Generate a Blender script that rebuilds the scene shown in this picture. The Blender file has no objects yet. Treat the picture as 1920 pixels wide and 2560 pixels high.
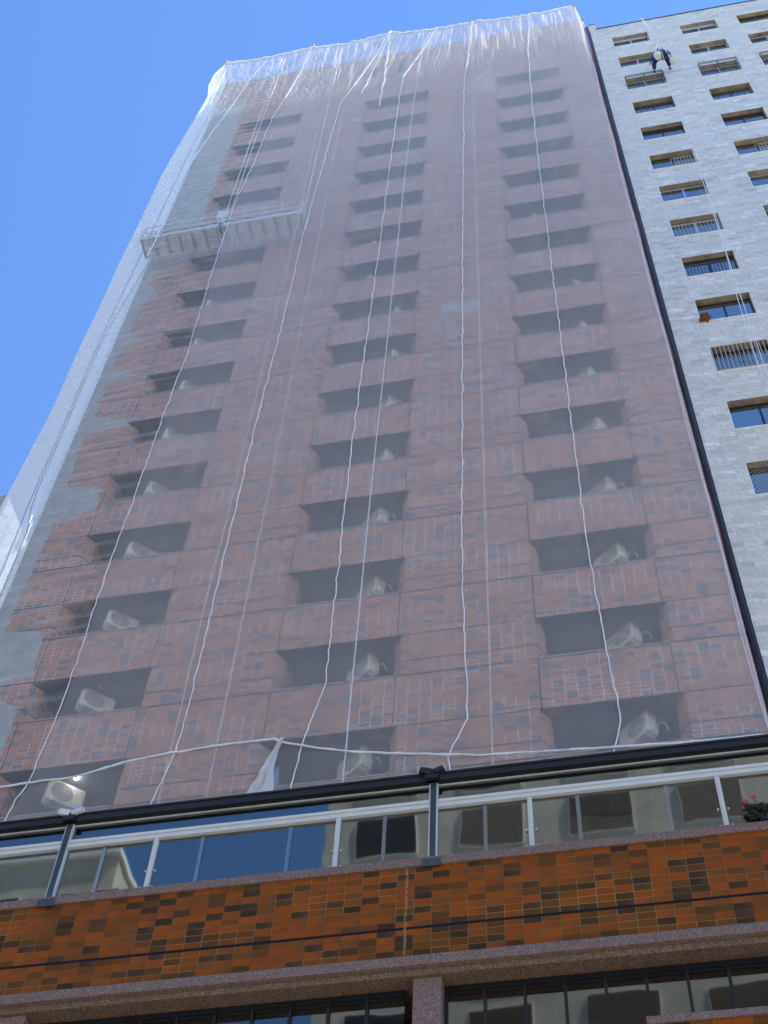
import bpy, bmesh, math, random
from mathutils import Vector, Matrix, Euler, noise
random.seed(7)
R = math.radians
sc = bpy.context.scene
col = sc.collection

# ------------------------------------------------------------------ camera
cd = bpy.data.cameras.new('camera'); cam = bpy.data.objects.new('camera', cd); col.objects.link(cam)
cd.sensor_fit = 'HORIZONTAL'; cd.sensor_width = 36.0; cd.lens = 3651.2 / 1920 * 36
cd.clip_start = 0.1; cd.clip_end = 2000
cam.location = (0, 0, 0)
cam.rotation_euler = (2.55711484, -0.0413666851, 0.193066812)
sc.camera = cam
sc.render.resolution_x = 768; sc.render.resolution_y = 1024

# ------------------------------------------------------------------ light
SUN = Vector((0.52, 0.135, 1.0)).normalized()          # towards the sun
EL = math.asin(SUN.z); AZ = math.atan2(SUN.x, SUN.y)   # azimuth from +Y towards +X
w = bpy.data.worlds.new('World'); sc.world = w; w.use_nodes = True
nt = w.node_tree; bg = nt.nodes['Background']
sky = nt.nodes.new('ShaderNodeTexSky'); sky.sky_type = 'NISHITA'; sky.sun_disc = False
sky.sun_elevation = EL; sky.sun_rotation = AZ
sky.air_density = 1.0; sky.dust_density = 0.0; sky.ozone_density = 6.5; sky.altitude = 900
tm = nt.nodes.new('ShaderNodeMix'); tm.data_type = 'RGBA'; tm.blend_type = 'MULTIPLY'; tm.inputs[0].default_value = 1
tm.inputs[7].default_value = (.84, .97, 1.10, 1)      # clear, dry highland sky
nt.links.new(sky.outputs[0], tm.inputs[6]); nt.links.new(tm.outputs[2], bg.inputs[0]); bg.inputs[1].default_value = 0.15
sd = bpy.data.lights.new('sun', 'SUN'); sd.energy = 5.0; sd.angle = R(0.5); sd.color = (1, .95, .87)
so = bpy.data.objects.new('sun', sd); col.objects.link(so)
so.rotation_euler = (-SUN).to_track_quat('-Z', 'Y').to_euler(); so.location = (0, 0, 90)
sc.view_settings.view_transform = 'Standard'; sc.view_settings.look = 'None'
sc.view_settings.exposure = 1.05; sc.view_settings.gamma = 1.0
sc.render.engine = 'CYCLES'
try:
    sc.cycles.transparent_max_bounces = 24
except Exception: pass

# ------------------------------------------------------------------ helpers
def interp(x, xs, ys):
    if x <= xs[0]: return ys[0]
    for i in range(1, len(xs)):
        if x <= xs[i]:
            t = (x - xs[i-1]) / (xs[i] - xs[i-1]); return ys[i-1] + t * (ys[i] - ys[i-1])
    return ys[-1]
def tag(o, label=None, cat=None, group=None, kind=None):
    if label: o['label'] = label
    if cat: o['category'] = cat
    if group: o['group'] = group
    if kind: o['kind'] = kind
    return o
def empty(name, loc=(0, 0, 0), rz=0):
    o = bpy.data.objects.new(name, None); o.empty_display_size = .2
    o.location = loc; o.rotation_euler = (0, 0, rz); col.objects.link(o); return o
class MB:
    """mesh builder, coordinates local to the parent given at build time"""
    def __init__(s): s.v = []; s.f = []; s.m = []; s.mi = 0
    def face(s, pts):
        n = len(s.v); s.v += [tuple(p) for p in pts]; s.f.append(tuple(range(n, n + len(pts)))); s.m.append(s.mi)
    def box(s, x0, x1, y0, y1, z0, z1):
        n = len(s.v)
        s.v += [(x0,y0,z0),(x1,y0,z0),(x1,y1,z0),(x0,y1,z0),(x0,y0,z1),(x1,y0,z1),(x1,y1,z1),(x0,y1,z1)]
        for q in ((0,3,2,1),(4,5,6,7),(0,1,5,4),(1,2,6,5),(2,3,7,6),(3,0,4,7)):
            s.f.append(tuple(n + k for k in q)); s.m.append(s.mi)
        return s
    def prism(s, poly, z0, z1):
        n = len(s.v); k = len(poly)
        s.v += [(x, y, z0) for x, y in poly] + [(x, y, z1) for x, y in poly]
        s.f.append(tuple(n + i for i in reversed(range(k)))); s.m.append(s.mi)
        s.f.append(tuple(n + k + i for i in range(k))); s.m.append(s.mi)
        for i in range(k):
            j = (i + 1) % k; s.f.append((n + i, n + j, n + k + j, n + k + i)); s.m.append(s.mi)
        return s
    def tube(s, pts, r, k=6):
        pts = [Vector(p) for p in pts]; base = len(s.v); N = len(pts)
        rr = r if isinstance(r, (list, tuple)) else [r] * N
        up = Vector((0, 1, 0))
        for i, p in enumerate(pts):
            d = (pts[min(i+1, N-1)] - pts[max(i-1, 0)])
            d = d.normalized() if d.length > 1e-9 else Vector((0, 0, 1))
            a = up if abs(d.dot(up)) < .9 else Vector((1, 0, 0))
            u = d.cross(a).normalized(); v = d.cross(u).normalized()
            for j in range(k):
                t = 2 * math.pi * j / k
                s.v.append(tuple(p + rr[i] * (u * math.cos(t) + v * math.sin(t))))
        for i in range(N - 1):
            for j in range(k):
                a = base + i * k + j; b = base + i * k + (j + 1) % k
                s.f.append((a, b, b + k, a + k)); s.m.append(s.mi)
        s.f.append(tuple(base + j for j in reversed(range(k)))); s.m.append(s.mi)
        s.f.append(tuple(base + (N - 1) * k + j for j in range(k))); s.m.append(s.mi)
        return s
    def bar(s, a, b, r, k=6): return s.tube([a, b], r, k)
    def disc(s, c, n, r, k=20, thick=.01):
        n = Vector(n).normalized(); return s.tube([Vector(c), Vector(c) + n * thick], r, k)
    def build(s, name, mat, parent=None, smooth=False, bevel=0):
        me = bpy.data.meshes.new(name); me.from_pydata(s.v, [], s.f)
        mats = mat if isinstance(mat, (list, tuple)) else [mat]
        for m in mats: me.materials.append(m)
        for p, mi in zip(me.polygons, s.m): p.material_index = mi; p.use_smooth = smooth
        me.update()
        o = bpy.data.objects.new(name, me); col.objects.link(o)
        if parent: o.parent = parent
        if bevel:
            b = o.modifiers.new('bevel', 'BEVEL'); b.width = bevel; b.segments = 2; b.limit_method = 'ANGLE'
        return o

# ------------------------------------------------------------------ materials
class G:
    """small node graph writer"""
    def __init__(s, name):
        s.m = bpy.data.materials.new(name); s.m.use_nodes = True; s.t = s.m.node_tree
        s.t.nodes.clear(); s.out = s.n('OutputMaterial')
    def n(s, typ, **kw):
        o = s.t.nodes.new('ShaderNode' + typ)
        for k, v in kw.items(): setattr(o, k, v)
        return o
    def l(s, a, b): s.t.links.new(a, b)
    def put(s, sock, v):
        if isinstance(v, bpy.types.NodeSocket): s.l(v, sock)
        elif v is not None:
            if hasattr(sock.default_value, '__len__') and not hasattr(v, '__len__'): v = (v,) * len(sock.default_value)
            if hasattr(sock.default_value, '__len__') and len(sock.default_value) == 4 and len(v) == 3: v = (*v, 1)
            sock.default_value = v
    def math(s, op, a, b=None, c=None, clamp=False):
        o = s.n('Math', operation=op); o.use_clamp = clamp
        s.put(o.inputs[0], a)
        if b is not None: s.put(o.inputs[1], b)
        if c is not None: s.put(o.inputs[2], c)
        return o.outputs[0]
    def mix(s, f, a, b, blend='MIX'):
        o = s.n('Mix', data_type='RGBA', blend_type=blend)
        s.put(o.inputs[0], f); s.put(o.inputs[6], a); s.put(o.inputs[7], b); return o.outputs[2]
    def noise(s, vec, scale, detail=3, rough=.55, dist=0):
        o = s.n('TexNoise'); s.put(o.inputs['Vector'], vec); o.inputs['Scale'].default_value = scale
        o.inputs['Detail'].default_value = detail; o.inputs['Roughness'].default_value = rough
        o.inputs['Distortion'].default_value = dist; return o.outputs[0]
    def white(s, vec):
        o = s.n('TexWhiteNoise', noise_dimensions='3D'); s.put(o.inputs[0], vec); return o.outputs[0]
    def ramp(s, f, stops, interp='LINEAR'):
        o = s.n('ValToRGB'); o.color_ramp.interpolation = interp; e = o.color_ramp.elements
        while len(e) < len(stops): e.new(.5)
        for el, (p, c) in zip(e, stops):
            el.position = p; el.color = (*c, 1) if hasattr(c, '__len__') else (c, c, c, 1)
        s.put(o.inputs[0], f); return o.outputs[0]
    def mr(s, v, a, b, c=0, d=1):
        o = s.n('MapRange'); s.put(o.inputs[0], v); s.put(o.inputs[1], a); s.put(o.inputs[2], b)
        s.put(o.inputs[3], c); s.put(o.inputs[4], d); return o.outputs[0]
    def comb(s, x, y, z):
        o = s.n('CombineXYZ'); s.put(o.inputs[0], x); s.put(o.inputs[1], y); s.put(o.inputs[2], z); return o.outputs[0]
    def pos(s):
        g = s.n('NewGeometry'); x = s.n('SeparateXYZ'); s.l(g.outputs['Position'], x.inputs[0])
        return g.outputs['Position'], x.outputs[0], x.outputs[1], x.outputs[2]
    def bsdf(s, color, rough=.6, metal=0, spec=.5, height=None, bdist=.005, bstr=.6):
        b = s.n('BsdfPrincipled'); s.put(b.inputs['Base Color'], color); s.put(b.inputs['Roughness'], rough)
        s.put(b.inputs['Metallic'], metal); b.inputs['Specular IOR Level'].default_value = spec
        if height is not None:
            u = s.n('Bump'); u.inputs['Distance'].default_value = bdist; u.inputs['Strength'].default_value = bstr
            s.l(height, u.inputs['Height']); s.l(u.outputs[0], b.inputs['Normal'])
        s.l(b.outputs[0], s.out.inputs[0]); return b

def flat(name, c, rough=.6, metal=0, var=.12, scale=3.0, spec=.5, bump=0):
    g = G(name); P, x, y, z = g.pos()
    n = g.noise(P, scale, 4); n2 = g.noise(P, scale * 9, 2)
    f = g.mr(g.math('ADD', n, g.math('MULTIPLY', n2, .4)), .45, .95, 1 - var * 1.5, 1 + var)
    cc = g.mix(1.0, c, g.comb(f, f, f), 'MULTIPLY')
    g.bsdf(cc, rough, metal, spec, n2 if bump else None, .003, bump); return g.m

TW, TH = 0.245, 0.12
def tiles(name, podium=False):
    """glazed facade tiles in a stack bond, brown ones scattered, joints pale in patches"""
    g = G(name); P, x, y, z = g.pos()
    u = g.math('DIVIDE', g.math('ADD', g.math('ADD', x, y), 40.03), TW)
    v = g.math('DIVIDE', g.math('ADD', z, 10.02), TH)
    iu, iv = g.math('FLOOR', u), g.math('FLOOR', v)
    fu, fv = g.math('FRACT', u), g.math('FRACT', v)
    cell = g.comb(iu, iv, 3.7)
    r1 = g.white(cell); r2 = g.white(g.comb(iv, iu, 9.1))
    cl = g.noise(g.comb(g.math('MULTIPLY', iu, .5), g.math('MULTIPLY', iv, .3), 0.), .5, 3, .6)
    r = g.math('ADD', r1, g.mr(cl, .3, .7, -.12, .12))
    if podium:
        stops = [(0, (.26,.056,.006)), (.22, (.29,.069,.007)), (.42, (.23,.052,.007)), (.56, (.20,.062,.008)), (.68, (.14,.046,.008)), (.80, (.09,.035,.010)), (.90, (.06,.027,.012)), (.98, (.038,.021,.012))]
    else:
        stops = [(0, (.42,.185,.105)), (.3, (.46,.215,.115)), (.5, (.40,.175,.105)), (.66, (.36,.175,.11)), (.76, (.27,.16,.115)), (.85, (.19,.155,.14)), (.93, (.15,.145,.145))]
    c = g.ramp(r, stops, 'CONSTANT' if not podium else 'LINEAR')
    # flashed ends of the tiles: darker browning at one end
    e = g.math('MULTIPLY', g.math('GREATER_THAN', r2, .55), g.mr(fu, .35, .95, 0, .55))
    c = g.mix(e if podium else g.math('MULTIPLY', e, .4), c, (.10, .05, .025) if podium else (.26, .15, .12))
    blot = g.noise(P, 9, 4, .6)
    c = g.mix(g.mr(blot, .3, .75, 0, .38), c, g.mix(.5, c, (.15, .075, .02) if podium else (.44, .22, .13)))
    # joints
    wob = g.math('MULTIPLY', g.math('SUBTRACT', g.noise(P, 40, 2), .5), .015)
    ju = g.math('LESS_THAN', g.math('ABSOLUTE', g.math('SUBTRACT', g.math('ADD', fu, wob), .5)), .5 - .016)
    jv = g.math('LESS_THAN', g.math('ABSOLUTE', g.math('SUBTRACT', g.math('ADD', fv, wob), .5)), .5 - .036)
    tile = g.math('MULTIPLY', ju, jv)                       # 1 on the tile, 0 on the joint
    pn = g.noise(g.comb(g.math('MULTIPLY', iu, .5), g.math('MULTIPLY', iv, .6), 5.), .22, 3, .6)
    pr = g.math('ADD', pn, g.math('MULTIPLY', g.math('SUBTRACT', r2, .5), .10 if podium else .16))
    if podium:
        pale = g.mr(pr, .45, .62, .05, .85)
        cj = g.mix(pale, (.09, .05, .02), (.36, .26, .09))
    else:
        pv = g.math('SUBTRACT', 1, ju)                      # vertical joints whitened more often
        pale = g.mr(g.math('ADD', pr, g.math('MULTIPLY', pv, .08)), .52, .60, 0, 1)
        cj = g.mix(pale, (.30, .15, .12), (.88, .86, .82))
    c = g.mix(tile, cj, c)
    if podium:                                              # black sealant line and a cement crack
        k = g.math('LESS_THAN', g.math('ABSOLUTE', g.math('SUBTRACT', z, g.math('ADD', 13.14, g.math('MULTIPLY', g.math('SUBTRACT', g.noise(P, .5, 2), .5), .012)))), .023)
        c = g.mix(k, c, (.012, .012, .014))
        cx = g.math('ADD', -3.20, g.math('MULTIPLY', g.math('SUBTRACT', g.noise(P, 5, 3), .5), .06))
        k2 = g.math('MULTIPLY', g.math('LESS_THAN', g.math('ABSOLUTE', g.math('SUBTRACT', x, cx)), .018), g.math('GREATER_THAN', g.noise(P, 14, 3), .42))
        c = g.mix(g.math('MULTIPLY', k2, .6), c, (.26, .21, .13))
        g.bsdf(c, g.mr(blot, .3, .7, .38, .6), 0, .10, tile, .004, .8)
        return g.m
    # storey joints (black sealant), 2.9 m apart
    zz = g.math('FRACT', g.math('DIVIDE', g.math('SUBTRACT', z, 23.354 - 29.0), 2.9))   # 0 at a parapet top
    D_ = lambda a: g.math('LESS_THAN', g.math('ABSOLUTE', g.math('SUBTRACT', zz, a)), .0055)
    k = g.math('MAXIMUM', g.math('MAXIMUM', D_(.003), D_(.162)), g.math('MAXIMUM', D_(.466), D_(.997)))
    onp = g.math('LESS_THAN', z, 62.6)
    k = g.math('MULTIPLY', g.math('MULTIPLY', k, onp), g.mr(g.noise(P, .9, 2), .34, .42, .3, 1))
    c = g.mix(k, c, (.03, .026, .03))
    # areas where the tiles have come off: bare cement render
    zs = [20, 22.5, 23.9, 24.2, 24.7, 24.9, 26.6, 26.75, 31.5, 31.7, 32.9, 33.1, 36.0, 36.1, 36.5, 36.9, 39.1, 39.3, 39.9, 41.5, 41.9, 42.2, 44.4, 45.1, 45.5, 46.2, 46.9, 47.2, 47.45, 48.2, 48.6, 49.4]
    xs = [-12.85, -12.87, -12.87, -13.35, -13.6, -12.82, -12.92, -13.98, -13.85, -12.8, -12.83, -13.95, -14.06, -12.9, -12.75, -13.95, -14.04, -12.98, -14.1, -13.98, -13.45, -13.9, -14.0, -13.6, -13.6, -14.0, -13.95, -13.0, -13.95, -14.15, -13.5, -12.9]
    nz = g.mr(z, 20, 50, 0, 1)
    th = g.ramp(nz, [((a - 20) / 30, (b + 15) / 3) for a, b in zip(zs, xs)])
    th = g.math('SUBTRACT', g.math('MULTIPLY', th, 3), 15)
    th = g.math('ADD', th, g.math('MULTIPLY', g.math('SUBTRACT', g.noise(g.comb(g.math('FLOOR', g.math('MULTIPLY', u, 2)), iv, 1.), 1.7, 2), .5), .18))
    th = g.math('ADD', th, g.math('MULTIPLY', g.math('SUBTRACT', g.noise(P, 2.6, 3), .5), .25))
    bare = g.math('LESS_THAN', x, th)
    bare = g.math('MULTIPLY', bare, g.math('LESS_THAN', z, 66))
    def rect(a, b, c_, d):
        i = g.math('MULTIPLY', g.math('GREATER_THAN', x, a), g.math('LESS_THAN', x, b))
        return g.math('MULTIPLY', i, g.math('MULTIPLY', g.math('GREATER_THAN', z, c_), g.math('LESS_THAN', z, d)))
    n9 = g.math('MULTIPLY', g.math('SUBTRACT', g.white(g.comb(iu, 4., 2.)), .5), .5)
    bare = g.math('MAXIMUM', bare, rect(-3.62, -2.5, g.math('ADD', 40.25, n9), 40.85))
    bare = g.math('MAXIMUM', bare, rect(-7.70, -7.24, 60.0, 60.45))
    cem = g.ramp(g.noise(P, 2.2, 6, .7), [(.25, (.24,.25,.23)), (.5, (.34,.345,.32)), (.75, (.45,.45,.42))])
    cem = g.mix(g.mr(g.noise(P, 22, 3, .7), .6, .75, 0, .5), cem, (.55, .55, .5))
    c = g.mix(bare, c, cem)
    hh = g.math('SUBTRACT', g.math('MULTIPLY', tile, .3), g.math('MULTIPLY', k, 1.0))
    hh = g.math('ADD', hh, g.math('MULTIPLY', bare, g.math('SUBTRACT', g.math('MULTIPLY', g.noise(P, 18, 4), .7), 1.2)))
    g.bsdf(c, g.mix(bare, .48, .9), 0, .4, hh, .012, .8)
    return g.m

def marble(name):
    """thin marble slips in a running bond of uneven lengths, grey veins"""
    g = G(name); P, x, y, z = g.pos()
    def layer(tw, th, ox):
        v = g.math('DIVIDE', g.math('ADD', z, 30.), th); iv = g.math('FLOOR', v)
        sh = g.white(g.comb(iv, 2., ox)); u = g.math('ADD', g.math('DIVIDE', g.math('ADD', g.math('ADD', x, y), ox), tw), sh)
        iu = g.math('FLOOR', u); return g.comb(iu, iv, 1.), g.math('FRACT', u), g.math('FRACT', v)
    ca, fu, fv = layer(.46, .185, 20); cb, _, _ = layer(.30, .185, 20)
    ra = g.white(ca); rb = g.white(g.comb(g.white(cb), ra, 3.))
    r = g.math('ADD', g.math('MULTIPLY', ra, .65), g.math('MULTIPLY', rb, .35))
    c = g.ramp(r, [(0, (.50,.455,.39)), (.2, (.61,.555,.475)), (.45, (.68,.62,.53)), (.75, (.73,.665,.57)), (.95, (.85,.79,.70))])
    warm = g.mr(g.noise(P, .35, 4), .48, .68, 0, .5)
    c = g.mix(warm, c, (.66, .62, .54))
    jit = g.n('VectorMath', operation='ADD'); g.put(jit.inputs[0], P)
    wn = g.n('TexWhiteNoise', noise_dimensions='3D'); g.put(wn.inputs[0], ca); g.l(wn.outputs['Color'], jit.inputs[1])
    wv = g.n('TexWave', wave_type='BANDS', bands_direction='DIAGONAL'); g.l(jit.outputs[0], wv.inputs[0])
    wv.inputs['Scale'].default_value = 2.2; wv.inputs['Distortion'].default_value = 9; wv.inputs['Detail'].default_value = 4; wv.inputs['Detail Scale'].default_value = 2.5
    c = g.mix(g.mr(wv.outputs['Fac'], .78, 1, 0, .5), c, (.36, .40, .45))
    j = g.math('MAXIMUM', g.math('LESS_THAN', fv, .05), g.math('LESS_THAN', fu, .02))
    c = g.mix(g.math('MULTIPLY', j, g.mr(g.noise(P, 1.1, 2), .35, .65, .15, .8)), c, (.42, .42, .41))
    c = g.mix(g.mr(g.noise(g.comb(g.math('MULTIPLY', x, 3), y, g.math('MULTIPLY', z, .25)), 1.2, 4), .58, .8, 0, .3), c, (.46, .44, .38))
    g.bsdf(c, .5, 0, .4, g.math('ADD', g.math('SUBTRACT', ra, j), 0), .012, .7)
    return g.m

def granite(name, c0=(.165,.10,.085)):
    g = G(name); P, x, y, z = g.pos()
    a = g.n('TexVoronoi'); g.l(P, a.inputs['Vector']); a.inputs['Scale'].default_value = 95
    c = g.ramp(g.white(a.outputs['Color']), [(0, tuple(k*.45 for k in c0)), (.3, tuple(k*.8 for k in c0)), (.6, tuple(k*1.25 for k in c0)), (.93, (.30,.22,.19)), (1, (.42,.36,.32))])
    c = g.mix(g.mr(g.noise(P, 3, 5), .35, .7, .1, .5), c, c0)
    u = g.math('FRACT', g.math('DIVIDE', g.math('ADD', x, 40.42 + .0), 1.052))
    j = g.math('LESS_THAN', u, .006)
    c = g.mix(g.math('MULTIPLY', j, .7), c, (.30, .24, .17))
    g.bsdf(c, .55, 0, .4); return g.m

def glass(name, refl, tint, wob=.012, rough=.02):
    """tinted glass: part mirror, part see-through; float glass slightly wavy"""
    g = G(name); P, x, y, z = g.pos()
    bu = g.n('Bump'); bu.inputs['Distance'].default_value = wob; bu.inputs['Strength'].default_value = 1
    g.l(g.noise(g.comb(x, y, g.math('MULTIPLY', z, .7)), 1.3, 1, .4), bu.inputs['Height'])
    gl = g.n('BsdfGlossy'); gl.inputs['Roughness'].default_value = rough; gl.inputs['Color'].default_value = (.95, 1, .97, 1)
    g.l(bu.outputs[0], gl.inputs['Normal'])
    tr = g.n('BsdfTransparent'); tr.inputs['Color'].default_value = (*tint, 1)
    mx = g.n('MixShader'); mx.inputs[0].default_value = refl
    g.l(tr.outputs[0], mx.inputs[1]); g.l(gl.outputs[0], mx.inputs[2]); g.l(mx.outputs[0], g.out.inputs[0])
    return g.m

def netting(name, dens, stripes=.0):
    """fine white debris netting: open weave, thread part lit and shining through"""
    g = G(name); P, x, y, z = g.pos()
    cv = g.comb(g.math('MULTIPLY', x, 1.0), g.math('MULTIPLY', y, 1.0), g.math('MULTIPLY', z, .12))
    n1 = g.noise(cv, 2.2, 4, .6); n2 = g.noise(P, .22, 2)
    f = g.math('ADD', g.math('MULTIPLY', g.math('SUBTRACT', n1, .5), .22), g.math('MULTIPLY', g.math('SUBTRACT', n2, .5), .30))
    f = g.math('MULTIPLY', g.math('ADD', 1, f), dens)
    f = g.math('ADD', f, g.mr(z, 60, 66.5, 0, .13))       # doubled cloth at the head
    # a weave seen at a slant hides more: 1 - (1 - d) ^ (1 / cos)
    ge0 = g.n('NewGeometry'); dt = g.n('VectorMath', operation='DOT_PRODUCT'); g.l(ge0.outputs['Normal'], dt.inputs[0]); g.l(ge0.outputs['Incoming'], dt.inputs[1])
    cs = g.math('MAXIMUM', g.math('ABSOLUTE', dt.outputs['Value']), .24)
    ex = g.math('POWER', cs, -.75)
    if stripes:
        wv = g.n('TexWave', wave_type='BANDS', bands_direction='Z'); g.l(g.comb(0., 0., g.math('SUBTRACT', z, g.math('MULTIPLY', x, .22))), wv.inputs[0])
        wv.inputs['Scale'].default_value = .62
        wv.inputs['Distortion'].default_value = 9; wv.inputs['Detail'].default_value = 3; wv.inputs['Detail Scale'].default_value = .5
        msk = g.mr(g.noise(P, .8, 3), .42, .62, 0, 1)
        f = g.math('ADD', f, g.math('MULTIPLY', g.math('MULTIPLY', msk, g.mr(wv.outputs['Fac'], .45, 1, 0, 1)), stripes))
    f = g.math('MINIMUM', g.math('MAXIMUM', f, .05), .9)
    f = g.math('SUBTRACT', 1, g.math('POWER', g.math('SUBTRACT', 1, f), ex))
    d = g.n('BsdfDiffuse'); d.inputs[0].default_value = (.90, .92, .94, 1)
    t = g.n('BsdfTranslucent'); t.inputs[0].default_value = (.90, .92, .94, 1)
    m1 = g.n('MixShader'); m1.inputs[0].default_value = .5; g.l(d.outputs[0], m1.inputs[1]); g.l(t.outputs[0], m1.inputs[2])
    tr = g.n('BsdfTransparent'); m2 = g.n('MixShader'); g.l(f, m2.inputs[0]); g.l(tr.outputs[0], m2.inputs[1]); g.l(m1.outputs[0], m2.inputs[2])
    g.l(m2.outputs[0], g.out.inputs[0]); return g.m

def emit(name, c, s):
    g = G(name); e = g.n('Emission'); e.inputs[0].default_value = (*c, 1); e.inputs[1].default_value = s
    g.l(e.outputs[0], g.out.inputs[0]); return g.m

M = dict(
    tower=tiles('tower_tiles'), podium=tiles('podium_tiles', True), marble=marble('marble_slips'), granite=granite('granite'),
    granite_light=granite('soffit_granite', (.13,.075,.038)),
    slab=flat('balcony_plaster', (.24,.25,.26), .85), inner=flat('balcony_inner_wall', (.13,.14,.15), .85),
    cement=flat('cement_render', (.27,.28,.25), .9, var=.3, bump=.5), coping=flat('concrete_coping', (.33,.31,.28), .85),
    darkglass=glass('dark_window_glass', .25, (.05,.055,.06), .002), glazing=glass('tinted_glazing', .20, (.30,.33,.28), .0022),
    lowglass=glass('lower_window_glass', .16, (.16,.18,.17), .003), strip=glass('glass_edge', .30, (.42,.52,.60), 0, .2),
    nglass=glass('sky_glass', .40, (.20,.22,.25), .003),
    black=flat('black_metal', (.012,.012,.014), .4, .2), steel=flat('grey_steel', (.07,.085,.11), .35, .5),
    alu=flat('white_aluminium', (.62,.62,.60), .35, .1, .05), bronze=flat('dark_bronze_frame', (.03,.027,.024), .4, .4),
    pole=flat('rusty_pink_pole', (.55,.40,.34), .6), rope=flat('white_cord', (.78,.78,.78), .8), tan=flat('tan_rope', (.62,.52,.42), .85),
    grey_rope_and_shadow=flat('grey_rope_and_shadow', (.30,.32,.38), .85), red=flat('red_cable', (.45,.08,.05), .6),
    ac=flat('cream_casing', (.80,.78,.70), .5, 0, .1), acdark=flat('fan_grille_grey', (.22,.22,.21), .5),
    galv=flat('galvanised', (.60,.63,.62), .5, .2), ply=flat('deck_underside', (.46,.47,.44), .8, 0, .25, 2),
    reveal=flat('weathered_beige_reveal', (.36,.30,.20), .85, 0, .35, 2.5), curtain=flat('pale_curtain', (.62,.66,.70), .9),
    room=flat('dark_room', (.03,.03,.035), .9), blind=flat('brown_shutter', (.17,.13,.09), .7), frame_blue=flat('silver_frame', (.50,.56,.66), .35, .3, .05),
    grille=flat('cream_bars', (.50,.46,.38), .5), dgrille=flat('dark_bars', (.10,.10,.11), .5),
    white=flat('white_render', (.83,.83,.80), .7, 0, .06), beige=flat('beige_render', (.62,.57,.45), .85, 0, .15, .7), yellow=flat('ochre_render', (.42,.30,.14), .85),
    navy=flat('navy_overalls', (.016,.022,.10), .8, 0, .3, 20), blue=flat('blue_jacket', (.02,.07,.38), .7, 0, .3, 20), skin=flat('skin', (.35,.19,.12), .6),
    boot=flat('brown_boot', (.05,.03,.025), .6), helmet=flat('white_helmet', (.85,.85,.83), .3), bucket=flat('cream_bucket', (.66,.66,.52), .5), ybucket=flat('yellow_bucket', (.64,.62,.42), .5),
    nest=flat('dry_straw', (.17,.06,.025), .95, 0, .5, 30, bump=1), leaf=flat('dark_leaf', (.012,.02,.014), .5), flower=flat('red_flower', (.55,.06,.06), .6),
    terracotta=flat('terracotta', (.25,.09,.05), .8), asphalt=flat('asphalt', (.11,.11,.11), .9), paving=flat('paving', (.42,.40,.37), .85),
    net_thin=netting('thin_net', .13, .09), net=netting('white_net', .22), net_side=netting('side_net', .52), net_flap=netting('gathered_net', .85),
    lamp=emit('lit_lamp', (1, .97, .92), 14), lampoff=flat('unlit_lamp', (.7,.7,.7), .5),
    wood=flat('seat_board', (.03,.028,.03), .8),
)

ORD = ['first','second','third','fourth','fifth','sixth','seventh','eighth','ninth','tenth','eleventh','twelfth','thirteenth','fourteenth','fifteenth','sixteenth','seventeenth']
D = 19.04; H = 2.9; PH = 1.548; Z14 = 23.354
COLS = [(-12.731, -10.046), (-7.132, -4.458), (-1.495, 1.185)]
XL, XR = -14.35, 2.70
zt = lambda r: Z14 + (14 - r) * H          # top of the parapet of row r (1 = topmost)
ROOF = 68.7; GZ = -1.6

# ------------------------------------------------------------------ ground
g_ = MB(); g_.box(-400, 400, -400, 400, GZ - .3, GZ - .12); tag(g_.build('ground', M['paving']), kind='structure')
g_ = MB(); g_.box(-200, 200, -9, 8, GZ - .119, GZ - .1); tag(g_.build('road', M['asphalt']), kind='structure')
for y0, y1 in ((8, 15.6), (-15, -9)):
    g_ = MB(); g_.box(-200, 200, y0, y1, GZ - .118, GZ + .02); tag(g_.build('pavement', M['paving']), kind='structure')

# ------------------------------------------------------------------ netted apartment tower
tower = empty('apartment_tower', (-5.8, D, GZ))
tag(tower, 'red tiled apartment tower wrapped in white netting, with three columns of recessed balconies', 'building')
toff = Vector((5.8, -D, -GZ))
def tb(mb, name, mat, parent=None, **k):
    """build a part given in world coordinates under the tower (or another thing at origin)"""
    p = parent or tower
    loc = Vector((0, 0, 0)); q = p
    while q: loc += q.location; q = q.parent
    mb.v = [tuple(Vector(v) - loc) for v in mb.v]
    return mb.build(name, mat, p, **k)
edges = [XL] + [e for c in COLS for e in c] + [XR]
BD = 1.75
wall = MB()
for i in range(0, 8, 2):
    a, b = edges[i], edges[i+1]
    lc = i > 0; rc = i < 6          # chamfer on this side?
    for r in range(1, 17):
        z0 = zt(r) - PH; z1 = zt(r)
        wall.box(a + (.012 if lc else 0), b - (.012 if rc else 0), D, D + BD, z0, z1)
        poly = [(a + (.08 if lc else 0), D), (b - (.06 if rc else 0), D)]
        poly += [(b + .15, D + .28), (b + .15, D + BD)] if rc else [(b, D + BD)]
        poly += [(a - .11, D + BD), (a - .11, D + .28)] if lc else [(a, D + BD)]
        zz1 = zt(r - 1) - PH if r > 1 else zt(1) + 1.35
        wall.prism(poly, z1, zz1)
wall.box(XL, XR, D, D + BD, 62.405, ROOF)                       # blank top band
wall.box(XL, XR, D, D + BD, GZ, zt(16) - PH)
tb(wall, 'tiled_wall', M['tower'])
core = MB(); core.box(XL + .01, XR - .01, D + BD + .003, D + 15, GZ, ROOF - .02); tb(core, 'core_wall', M['cement'])
fl = MB(); fl.box(XL - .26, XL - .003, D + .45, D + 14.9, GZ, ROOF - 1.5); tb(fl, 'side_flank', M['cement'])
rf = MB(); rf.box(XL - .06, XR, D - .05, D + .3, ROOF + .002, ROOF + .09); rf.box(XL - .06, XL + .2, D + .302, D + 15, ROOF + .002, ROOF + .09); tb(rf, 'roof_coping', M['coping'])
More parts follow.
